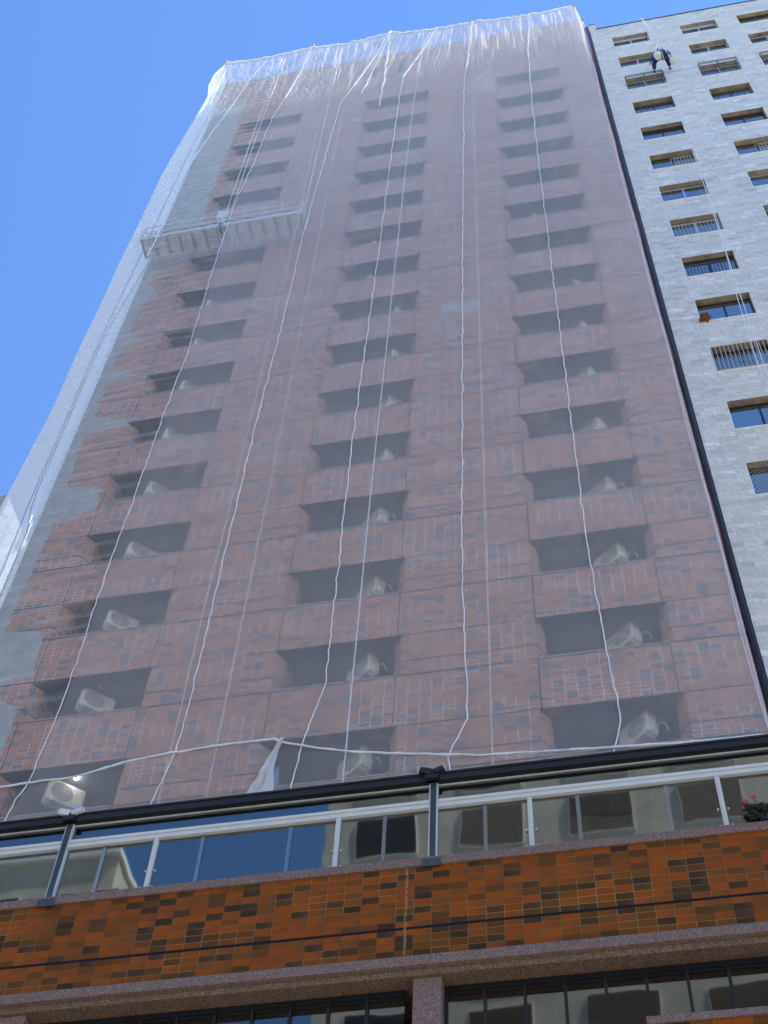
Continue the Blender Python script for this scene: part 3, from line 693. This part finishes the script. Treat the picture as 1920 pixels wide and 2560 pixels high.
for ci, k, a, b, c, d in holes:
    if c < 20: continue
    st = STY.get((ci, k), 'plain'); cx = (a + b) / 2
    fr = MB(); 
    fr.face([(a, D, c), (a, DG + .02, c), (a, DG + .02, d), (a, D, d)]); fr.face([(b, D, c), (b, D, d), (b, DG + .02, d), (b, DG + .02, c)])
    fr.face([(a, D, d), (a, DG + .02, d), (b, DG + .02, d), (b, D, d)]); fr.face([(a, D, c), (b, D, c), (b, DG + .02, c), (a, DG + .02, c)])
    win = tb(fr, 'window', M['reveal'], mb_)
    s_ = MB(); s_.box(a - .02, b + .02, D - .03, D + .05, c - .035, c - .002); s_.box(a - .025, a - .003, D - .012, D + .02, c, d); tb(s_, 'sill', M['white'], win)
    rm = MB(); rm.face([(a, DG + .25, c), (b, DG + .25, c), (b, DG + .25, d), (a, DG + .25, d)]); tb(rm, 'room', M['room'], win)
    hd = d - (.10 if k % 4 else .22)
    f = MB(); t = .03; fy0, fy1 = DG - .02, DG + .02
    f.box(a, b, fy0, fy1, c, c + t); f.box(a, b, fy0, fy1, hd - t, hd); f.box(a, a + t, fy0, fy1, c + t, hd - t); f.box(b - t, b, fy0, fy1, c + t, hd - t); f.box(cx - .025, cx + .025, fy0 - .01, fy1, c + t, hd - t)
    if hd < d - .15: f.box(a, b, fy0 + .005, fy1, hd + .001, d)
    tb(f, 'frame', M['frame_blue'] if st in ('bluebars', 'plain', 'cage', 'curt') and k < 9 else M['bronze'], win)
    p = MB(); p.box(a + t, cx - .026, DG - .004, DG + .004, c + t, hd - t); tb(p, 'pane', M['nglass'], win)
    p = MB(); p.box(cx + .026, b - t, DG - .004, DG + .004, c + t, hd - t); tb(p, 'pane', M['nglass'], win)
    if st in ('curt', 'curt2', 'pale') or (ci * 5 + k * 3) % 4 == 1:
        q_ = MB(); w0, w1 = (a + t, cx - .08) , (cx + .16, b - t)
        for (u0, u1) in ((w0, w1) if st != 'pale' else ((a + t, cx),)):
            n_ = 12
            for i in range(n_):
                xa = u0 + (u1 - u0) * i / n_; xb = u0 + (u1 - u0) * (i + 1) / n_
                ya, yb = (DG + .03, DG + .055) if i % 2 else (DG + .055, DG + .03)
                q_.face([(xa, ya, c + t), (xb, yb, c + t), (xb, yb, hd - .08), (xa, ya, hd - .08)])
        tb(q_, 'curtain', M['curtain'], win)
    if st in ('bars', 'bluebars', 'bigbars', 'half', 'cage', 'dark'):
        gq = MB(); yy = {'bigbars': D - .02, 'cage': D - .12}.get(st, D + .16)
        g0, g1 = (cx - .05, b - .01) if st == 'half' else (a + .02, b - .02)
        top_ = d - .03 if st == 'bigbars' else hd - (.06 if st != 'half' else .1)
        n_ = {'bigbars': 13, 'bars': 15, 'bluebars': 13, 'half': 7, 'cage': 12, 'dark': 6}[st]
        for i in range(n_ + 1):
            xx = g0 + (g1 - g0) * i / n_
            if st == 'cage': gq.bar((xx, yy, c + .02), (xx, yy, c + .75), .010, 4)
            else: gq.bar((xx, yy, c + .02), (xx, yy, top_), .011, 4)
        for zz in ((c + .05, top_) if st != 'half' else (c + .05, (c + top_) / 2, top_)): gq.bar((g0, yy, zz), (g1, yy, zz), .014, 4)
        if st == 'cage':
            gq.bar((g0, yy, d), (g1, yy, d), .02, 4)
            for xx in (g0, cx, g1): gq.bar((xx, yy, c), (xx, yy, d), .015, 4); gq.bar((xx, yy, d), (xx, D, d), .015, 4); gq.bar((xx, yy, c + .75), (xx, D + .1, c + .75), .012, 4)
        tb(gq, 'grille', M['grille' if st in ('bigbars', 'half', 'bluebars') else 'dgrille'], win)
    if st == 'mesh':
        gq = MB()
        for i in range(-10, 18):
            x0_ = a + i * .12
            for sg in (1, -1):
                p0 = (x0_ if sg > 0 else x0_ + 1.2, D + .05, c); p1 = (x0_ + 1.2 if sg > 0 else x0_, D + .05, c + NH)
                pa = [(p0[0] + (p1[0] - p0[0]) * q / 14, D + .05, c + NH * q / 14) for q in range(15)]
                pa = [q for q in pa if a <= q[0] <= b]
                if len(pa) > 1: gq.tube(pa, .004, 4)
        tb(gq, 'grille', M['grille'], win)
# straw tuft on the sill
bmn = bmesh.new(); bmesh.ops.create_icosphere(bmn, subdivisions=3, radius=.15)
for v in bmn.verts: v.co *= 1 + .35 * noise.noise(v.co * 14) + .15 * random.uniform(-1, 1); v.co.z *= .85
me = bpy.data.meshes.new('bird_nest'); bmn.to_mesh(me); me.materials.append(M['nest'])
ob = bpy.data.objects.new('bird_nest', me); ob.location = (3.82, 18.95, 37.1); col.objects.link(ob)
tag(ob, 'round brown bird nest on the left corner of a marble building window sill', 'nest')

# ------------------------------------------------------------------ rope access worker
per = empty('person', (5.2, 18.3, 59.1)); tag(per, 'person in blue jacket, dark trousers and white helmet hanging before the marble wall', 'person')
def skin_body(name, verts, edg, rad, mat, parent, sub=2):
    me = bpy.data.meshes.new(name); me.from_pydata(verts, edg, []); o = bpy.data.objects.new(name, me); col.objects.link(o); o.parent = parent
    md = o.modifiers.new('skin', 'SKIN'); md.use_smooth_shade = True
    for i, r_ in enumerate(rad):
        sv = me.skin_vertices[0].data[i]; sv.radius = (r_, r_) if not hasattr(r_, '__len__') else r_; sv.use_root = (i == 0)
    s_ = o.modifiers.new('sub', 'SUBSURF'); s_.levels = sub; s_.render_levels = sub
    me.materials.append(mat); return o
# pelvis, spine, neck, head; legs splayed on to the wall (+y), arms down to the work
bv = [(0,0,0),(0,-.03,.20),(-.01,-.02,.42),(-.02,.02,.54),(-.03,.05,.66),(-.03,.06,.76),
      (-.10,.02,-.02),(-.33,.30,.06),(-.34,.58,-.12),(-.34,.66,-.05),
      (.10,.02,-.02),(.30,.28,.02),(.33,.56,-.10),(.35,.64,-.03),
      (-.20,.0,.46),(-.38,.14,.28),(-.46,.38,.38),
      (.19,.0,.46),(.36,.0,.24),(.44,.12,.04)]
be = [(0,1),(1,2),(2,3),(3,4),(4,5),(0,6),(6,7),(7,8),(8,9),(0,10),(10,11),(11,12),(12,13),(2,14),(14,15),(15,16),(2,17),(17,18),(18,19)]
brd = [(.16,.12),(.14,.11),(.18,.12),.06,.09,.085,.10,.075,.05,.045,.10,.075,.05,.045,.065,.048,.035,.065,.048,.035]
skin_body('body', bv, be, brd, M['skin'], per)
skin_body('jacket', [(0,0,.02),(0,-.03,.20),(-.01,-.02,.42),(-.02,.01,.52),(-.20,.0,.46),(-.38,.14,.28),(-.45,.33,.36),(.19,.0,.46),(.36,.0,.24),(.43,.10,.06)], [(0,1),(1,2),(2,3),(2,4),(4,5),(5,6),(2,7),(7,8),(8,9)], [(.20,.15),(.21,.15),(.23,.15),.10,.085,.068,.052,.085,.068,.052], M['blue'], per)
skin_body('trousers', [(0,0,.05),(0,0,-.06),(-.10,.02,-.04),(-.33,.30,.06),(-.34,.56,-.11),(.10,.02,-.04),(.30,.28,.02),(.33,.54,-.09)], [(0,1),(1,2),(2,3),(3,4),(1,5),(5,6),(6,7)], [(.20,.15),(.19,.16),.15,.12,.085,.15,.12,.085], M['navy'], per)
skin_body('boots', [(-.34,.60,-.14),(-.35,.69,-.02),(-.35,.69,.12)], [(0,1),(1,2)], [.062,.06,.045], M['boot'], per)
skin_body('boots', [(.33,.58,-.12),(.36,.68,-.02),(.37,.68,.12)], [(0,1),(1,2)], [.062,.06,.045], M['boot'], per)
for (hx, hy, hz, dx) in ((-.46, .38, .38, -1), (.44, .12, .04, 1)):
    hm = MB()
    for i in range(5):
        a_ = (i - 2) * .018; ln = (.055, .075, .085, .08, .06)[i] if i else .05
        s0 = Vector((hx + a_, hy, hz)); hm.tube([s0, s0 + Vector((a_ * .5, ln * .6, -.01)), s0 + Vector((a_ * .6, ln * .9, -.045))], [.011, .010, .008], 6)
    hm.build('hand', M['skin'], per, smooth=True)
bmn = bmesh.new(); bmesh.ops.create_uvsphere(bmn, u_segments=20, v_segments=12, radius=.135)
for v in bmn.verts:
    if v.co.z < -.02: v.co.z = -.02; v.co.x *= 1.12; v.co.y *= 1.2
    else: v.co.z *= 1.05
me = bpy.data.meshes.new('helmet'); bmn.to_mesh(me); me.materials.append(M['helmet'])
for p in me.polygons: p.use_smooth = True
ob = bpy.data.objects.new('helmet', me); ob.location = (-.03, .055, .755); ob.parent = per; per.scale = (.9, .9, .9); col.objects.link(ob)
hr = MB()
for sgn in (-1, 1):
    hr.tube([(sgn*.09, -.17, .5), (sgn*.1, -.185, .3), (sgn*.13, -.17, .05), (sgn*.2, .0, -.05)], .018, 6)
hr.tube([(.17*math.cos(t_), -.01+.15*math.sin(t_), .1) for t_ in [i*math.pi/8 for i in range(17)]], .022, 6); hr.build('harness', M['black'], per, smooth=True)
st_ = empty('seat_board', (5.2, 18.3, 58.93)); tag(st_, 'narrow wooden seat board under the rope worker', 'seat')
m = MB(); m.box(-.26, .26, -.12, .14, -.03, -.005); m.build('board', M['wood'], st_, bevel=.008)
m = MB()
for sx_ in (-.24, .24): m.tube([(sx_, 0, -.01), (sx_ * .85, -.17, .35), (0, -.24, 1.15)], .010, 5)
m.build('sling', M['rope'], st_)
def bucket(x, y, z, r_, h_, mat, label):
    o = empty('bucket', (x, y, z)); tag(o, label, 'bucket')
    m = MB(); k = 20
    m.tube([(0, 0, 0), (0, 0, h_), (0, 0, h_ + .001)], [r_ * .85, r_, r_ * 1.05], k); m.build('pail', mat, o, smooth=False, bevel=.004)
    m = MB(); m.tube([(r_ * math.cos(t), 0, h_ + r_ * 1.1 * math.sin(t)) for t in [math.pi * i / 10 for i in range(11)]], .007, 5); m.build('handle', M['galv'], o)
bucket(4.98, 17.95, 57.80, .15, .32, M['bucket'], 'large cream bucket hanging in front of the rope worker')
bucket(5.58, 18.45, 58.35, .105, .28, M['ybucket'], 'pale yellow bucket hanging at the right of the rope worker')
for lab, P_ in (('left of two white ropes hanging below the rope worker', [(5.2,18.1,59.6),(5.17,18.5,58.2),(5.12,18.5,55.4),(5.03,18.5,47.4),(4.9,18.5,41),(4.83,18.5,37.2),(4.76,18.5,33),(4.7,18.5,20)]),
                ('right of two white ropes hanging below the rope worker', [(5.25,18.1,59.6),(5.22,18.55,55.4),(5.19,18.6,48.9),(4.98,18.6,42),(4.74,18.55,37.2),(4.64,18.5,34),(4.6,18.5,20)]),
                ('white abseil rope hanging from the roof edge above the worker', [(5.2,18.95,66.95),(5.2,18.4,63),(5.2,18.1,60.2)]),
                ('bucket cord looping from the worker to the pale yellow bucket', [(5.35,18.1,59.7),(5.5,18.3,59.1),(5.62,18.45,58.75)]),
                ('bucket cord from the worker to the large cream bucket', [(5.1,18.05,59.5),(5.0,17.98,58.8),(4.92,17.95,58.27)])):
    rope('abseil_rope', [tuple(Vector(p)) for p in P_], .011, M['rope'], lab, 'rope')

# ------------------------------------------------------------------ podium with glazed terrace
PD = 15.0
pod = empty('podium_building', (-3.5, PD, GZ)); tag(pod, 'orange brown tiled podium front with granite ledges and dark strip windows', 'building')
PX0, PX1 = -16.0, 8.0
m = MB(); m.box(PX0, PX1, PD, PD + .28, 12.665, 14.20); tb(m, 'tiled_wall', M['podium'], pod)
m = MB(); m.box(PX0, PX1, PD - .035, PD + .32, 14.203, 14.35); tb(m, 'upper_coping', M['granite'], pod, bevel=.008)
m = MB(); m.box(PX0, PX1, PD - .03, PD + .31, 12.505, 12.662); tb(m, 'lower_ledge', M['granite'], pod, bevel=.008)
m = MB(); m.box(PX0, PX1, PD + .05, PD + 4.0, 12.40, 12.502); tb(m, 'soffit', M['granite_light'], pod)
m = MB(); m.box(-3.09, -2.72, PD + .10, PD + .7, GZ, 12.398); tb(m, 'pillar', M['granite'], pod, bevel=.006)
m = MB(); m.box(-11.5, -8.37, PD + .10, PD + .7, GZ, 12.398); tb(m, 'pillar', M['granite'], pod, bevel=.006)
m = MB(); m.box(-.2, PX1, PD + .0, PD + .26, 11.325, 11.43); tb(m, 'lower_coping', M['granite'], pod, bevel=.006)
m = MB(); m.box(-.19, PX1, PD + .03, PD + .25, 9.8, 11.322); tb(m, 'lower_tiled_wall', M['podium'], pod)
m = MB(); m.box(PX0, PX1, PD + .9, PD + 4.03, GZ, 12.39); tb(m, 'rear_wall', M['room'], pod)
# strip window band
WY = PD + .34
for k in range(-2, 24):
    x0 = -8.37 + k * .513; 
    if x0 < -8.4 or x0 > 5: continue
    if -3.5 < x0 < -2.9: continue
    x1 = x0 + .513
    xa, xb = max(x0, -8.365), x1
    if xa < -2.72 < xb: xa = -2.715
    if xa < -3.09 < xb: xb = -3.095
    f = MB(); f.box(xa, xb, WY - .03, WY + .03, 12.31, 12.397); f.box(xa + .04, xb, WY - .012, WY + .03, 12.27, 12.309)
    f.box(xa, xa + .04, WY - .035, WY + .03, 9.6, 12.309); fw = tb(f, 'strip_window', M['black'], pod)
    p = MB(); p.box(xa + .041, xb - .001, WY + .004, WY + .014, 9.6, 12.269); tb(p, 'pane', M['lowglass'], fw)
    if k % 3 != 1:
        cu = MB(); wd = (.25, .45, .32)[k % 3]
        for i in range(6):
            u0 = xa + .05 + (xb - xa - .08) * wd * i / 6; u1 = xa + .05 + (xb - xa - .08) * wd * (i + 1) / 6
            ya, yb = (WY + .2, WY + .24) if i % 2 else (WY + .24, WY + .2)
            cu.face([(u0, ya, 9.6), (u1, yb, 9.6), (u1, yb, 12.2 - .03 * (k % 4)), (u0, ya, 12.2 - .03 * (k % 4))])
        tb(cu, 'curtain', M['slab'], fw)
    if k in (3, 5, 14, 16, 19):
        b_ = MB()
        for i in range(26): b_.box(xa + .08, xb - .06, WY + .10, WY + .13, 11.86 - i * .055, 11.875 - i * .055)
        tb(b_, 'blind', M['slab'], fw)
# glazed terrace screen
ts = empty('glazed_terrace_screen', (-3.5, PD, 14.35)); tag(ts, 'glass terrace enclosure with white rails and black canopy edge on the podium', 'glass screen')
panes = [(-11, -8.55), (-8.44, -7.075), (-7.005, -4.295), (-4.225, -2.90), (-2.80, -1.485), (-1.415, 1.175), (1.245, 4.0)]
for a, b in panes:
    p = MB(); p.box(a, b, PD + .06, PD + .07, 14.375, 15.335); tb(p, 'glass_panel', M['glazing'], ts)
for a, b in ((-11, -8.565), (-8.435, -2.915), (-2.785, 4.0)):
    p = MB(); p.box(a, b, PD + .06, PD + .07, 15.485, 15.815); tb(p, 'top_glass', M['glazing'], ts)
    r_ = MB(); r_.box(a, b, PD + .00, PD + .10, 15.335, 15.385); r_.box(a, b, PD + .012, PD + .10, 15.387, 15.425); r_.box(a, b, PD - .005, PD + .10, 15.428, 15.482)
    tb(r_, 'rail', M['alu'], ts)
    s_ = MB(); s_.box(a, b, PD + .03, PD + .09, 14.353, 14.373); tb(s_, 'bottom_track', M['alu'], ts)
    s_ = MB(); s_.box(a, b, PD + .03, PD + .055, 15.80, 15.817); tb(s_, 'head_trim', M['galv'], ts)
for x in (-7.04, -4.26, -1.45, 1.21):
    m = MB(); m.box(x - .034, x + .034, PD + .01, PD + .09, 14.375, 15.333); m.box(x - .008, x + .008, PD - .004, PD + .009, 14.375, 15.333); mu = tb(m, 'mullion', M['alu'], ts)
    h = MB()
    for s2 in (-1, 1):
        h.box(x + s2 * .05 - .015 + s2 * .03, x + s2 * .05 + .015 + s2 * .03, PD + .02, PD + .059, 14.375, 14.41)
        h.tube([(x + s2 * .07, PD + .03, 14.72), (x + s2 * .07, PD + .058, 14.72)], .014, 8)
    tb(h, 'latch', M['alu'], mu)
for x in (-7.85, -6.32, -4.98, -3.57, -2.1, -.77, .48):
    m = MB(); m.box(x - .028, x + .028, PD + .045, PD + .058, 14.376, 15.333); tb(m, 'glass_joint', M['strip'], ts)
for x in (-8.50, -2.85, 2.80):
    m = MB(); m.box(x - .042, x + .042, PD - .02, PD + .12, 14.30, 15.86); m.box(x - .006, x + .006, PD - .03, PD - .021, 14.5, 15.7)
    m.box(x - .13, x + .13, PD - .055, PD - .036, 14.16, 14.30); po = tb(m, 'post', M['steel'], ts, bevel=.004)
    t_ = MB(); t_.box(x - .064, x - .043, PD - .0, PD + .10, 14.33, 15.86); t_.box(x + .043, x + .064, PD - .0, PD + .10, 14.33, 15.86); tb(t_, 'side_trim', M['alu'], po)
m = MB(); m.box(PX0, PX1, PD - .06, PD + .2, 15.82, 15.94); tb(m, 'canopy_fascia', M['black'], ts)
m = MB(); m.box(PX0, PX1, PD - .075, PD + .02, 15.943, 15.98); tb(m, 'canopy_lip', M['bronze'], ts)
m = MB(); m.box(PX0, PX1, PD + .203, D - .1, 15.86, 15.93); tb(m, 'canopy_roof', M['slab'], ts)
m = MB()
for k in range(20): xx = -13 + k * 1.02; m.box(xx, xx + .06, PD + .3, D - .2, 15.79, 15.858)
tb(m, 'canopy_joist', M['beige'], ts)
m = MB(); m.box(PX0, PX1, D - .6, D - .12, 14.2, 15.8); tb(m, 'terrace_back_wall', M['inner'], ts)
m = MB(); m.box(PX0, PX1, PD + .33, D - .62, 14.0, 14.2); tb(m, 'terrace_floor', M['slab'], ts)
for x, lab, cc in ((-8.50, 'twin floodlights with pale reflectors on the left terrace post', 'alu'), (-2.86, 'twin black floodlights on the middle terrace post', 'black')):
    o = empty('floodlight', (x, PD - .06, 15.90)); tag(o, lab, 'floodlight', 'floodlights on the terrace posts')
    m = MB(); m.box(-.10, .10, -.06, .04, -.08, -.0); m.box(-.012, .012, -.06, .05, .0, .05); m.build('bracket', M['black'], o)
    for s2 in (-1, 1):
        h = MB(); h.prism([(0, -.055), (.17, -.075), (.19, -.01), (.17, .075), (0, .06)], 0, .10)
        hd = h.build('lamp_head', M[cc], o, bevel=.008); hd.location = (s2 * .02, 0, .02); hd.rotation_euler = (R(-12), -R(16) , 0 if s2 > 0 else math.pi)
        h2 = MB(); h2.box(.192, .20, -.06, .06, .01, .09); h2.build('lens', M['helmet'], hd)
# flower pot behind the glass
fp = empty('potted_plant', (1.70, PD + .0, 14.352)); tag(fp, 'dark leafy plant with red flowers on the granite coping at the right edge', 'plant')
lf = MB()
random.seed(5)
for i in range(150):
    an = random.uniform(0, 6.28); el = random.uniform(-.2, 1.2); ln = random.uniform(.12, .30)
    b0 = Vector((random.uniform(-.10, .16), random.uniform(-.07, .07), random.uniform(.04, .22)))
    d_ = Vector((math.cos(an) * math.cos(el), math.sin(an) * math.cos(el) * .5, math.sin(el) * .8)); sd_ = d_.cross(Vector((0, 0, 1))).normalized() * ln * .16
    mid = b0 + d_ * ln * .5; tip = b0 + d_ * ln + Vector((0, 0, -.03))
    lf.face([Vector((v.x, min(v.y, .045), v.z)) for v in (b0, mid + sd_, tip, mid - sd_)])
lf.build('foliage', M['leaf'], fp)
for px, pz in ((-.17, .40), (-.20, .30), (-.06, .47)):
    s_ = MB(); s_.tube([(0, 0, .1), (px * .6, -.02, pz * .7), (px, -.03, pz)], .006, 5); sk = s_.build('stem', M['leaf'], fp)
    fw = MB()
    for i in range(14):
        an = i * 2.4; c0 = Vector((px, -.03, pz)); d_ = Vector((math.cos(an), .3 * math.sin(an * 2), math.sin(an))) * .045
        n2 = Vector((-d_.z, 0, d_.x)) * .35; fw.face([c0, c0 + d_ * .6 + n2, c0 + d_, c0 + d_ * .6 - n2])
    fw.build('flower', M['flower'], sk)
m = MB(); m.tube([(.02, -.035, 0.0), (.02, -.035, .09), (.02, -.035, .095)], [.05, .07, .07], 16); m.build('pot', M['black'], fp)

# ------------------------------------------------------------------ white building far left
wb = empty('white_building', (-34, 38, GZ)); tag(wb, 'bright white sunlit building corner behind the netting at the far left', 'building')
m = MB(); m.box(-42, -30, 36.74, 39.66, GZ, 63.7); tb(m, 'side_wall', M['white'], wb)
m = MB(); m.box(-42, -29.96, 36.62, 36.737, GZ, 63.78); tb(m, 'front_wall', M['coping'], wb)
m = MB()
for zz in (62.3, 60.0, 57.1, 54.2): m.box(-29.999, -29.985, 36.75, 39.65, zz, zz + .03)
for yy in (37.6, 38.5): m.box(-29.9985, -29.984, yy, yy + .03, 40, 62.29)
tb(m, 'panel_joints', M['coping'], wb)
m = MB(); m.box(-29.98, -29.5, 39.4, 40.2, GZ, 62.9); tb(m, 'corner_pier', M['galv'], wb)
m = MB(); m.bar((-29.9, 38.95, 62.0), (-29.9, 38.95, 65.2), .08, 8); m.bar((-29.7, 38.95, 62.0), (-29.7, 38.95, 64.6), .05, 8); tb(m, 'mast', M['alu'], wb)
m = MB(); m.box(-42, -31.2, 35.2, 36.615, GZ, 60.2); tb(m, 'lower_wing', M['yellow'], wb)

# ------------------------------------------------------------------ buildings across the street (seen mirrored in the glass)
def across(name, x0, x1, h, label, mat, y=-15, wins=True, seed=3):
    o = empty(name, ((x0 + x1) / 2, y, GZ)); tag(o, label, 'building')
    m = MB(); m.box(x0, x1, y - 14, y, GZ, h); tb(m, 'wall', mat, o)
    m = MB(); m.box(x0 - .15, x1 + .15, y - 14.1, y + .2, h + .002, h + .35); tb(m, 'cornice', M['white'], o)
    if wins:
        rr = random.Random(seed); n = 0
        z = h - 4.1
        while z > 30:
            x = x1 - 2.2 if x1 < 0 else x0 + 1.4
            while x0 + .8 < x < x1 - 1.5 and n < 90:
                wv = MB(); wv.box(x - .05, x + 2.65, y + .001, y + .09, z - .05, z + 2.15); wf = tb(wv, 'window', M['white'], o)
                pp = MB(); pp.box(x, x + 2.6, y + .091, y + .10, z, z + 2.1); tb(pp, 'pane', M['room'] if rr.random() < .6 else M['blind'], wf)
                if rr.random() < .6:
                    bb = MB()
                    for i in range(int(9 + 9 * rr.random())): bb.box(x + .02, x + 2.58, y + .101, y + .12, z + 2.06 - i * .11, z + 2.12 - i * .11)
                    tb(bb, 'shutter', M['blind'], wf)
                n += 1; x += (-4.6 if x1 < 0 else 4.6)
            z -= 3.3
    return o
across('beige_building', -13.3, 10, 51, 'tall beige apartment block across the street, mirrored in the terrace glass', M['beige'], seed=4)
across('low_beige_building', -62, -22.8, 45.3, 'lower beige block across the street, mirrored at the left of the terrace glass', M['beige'], seed=8)
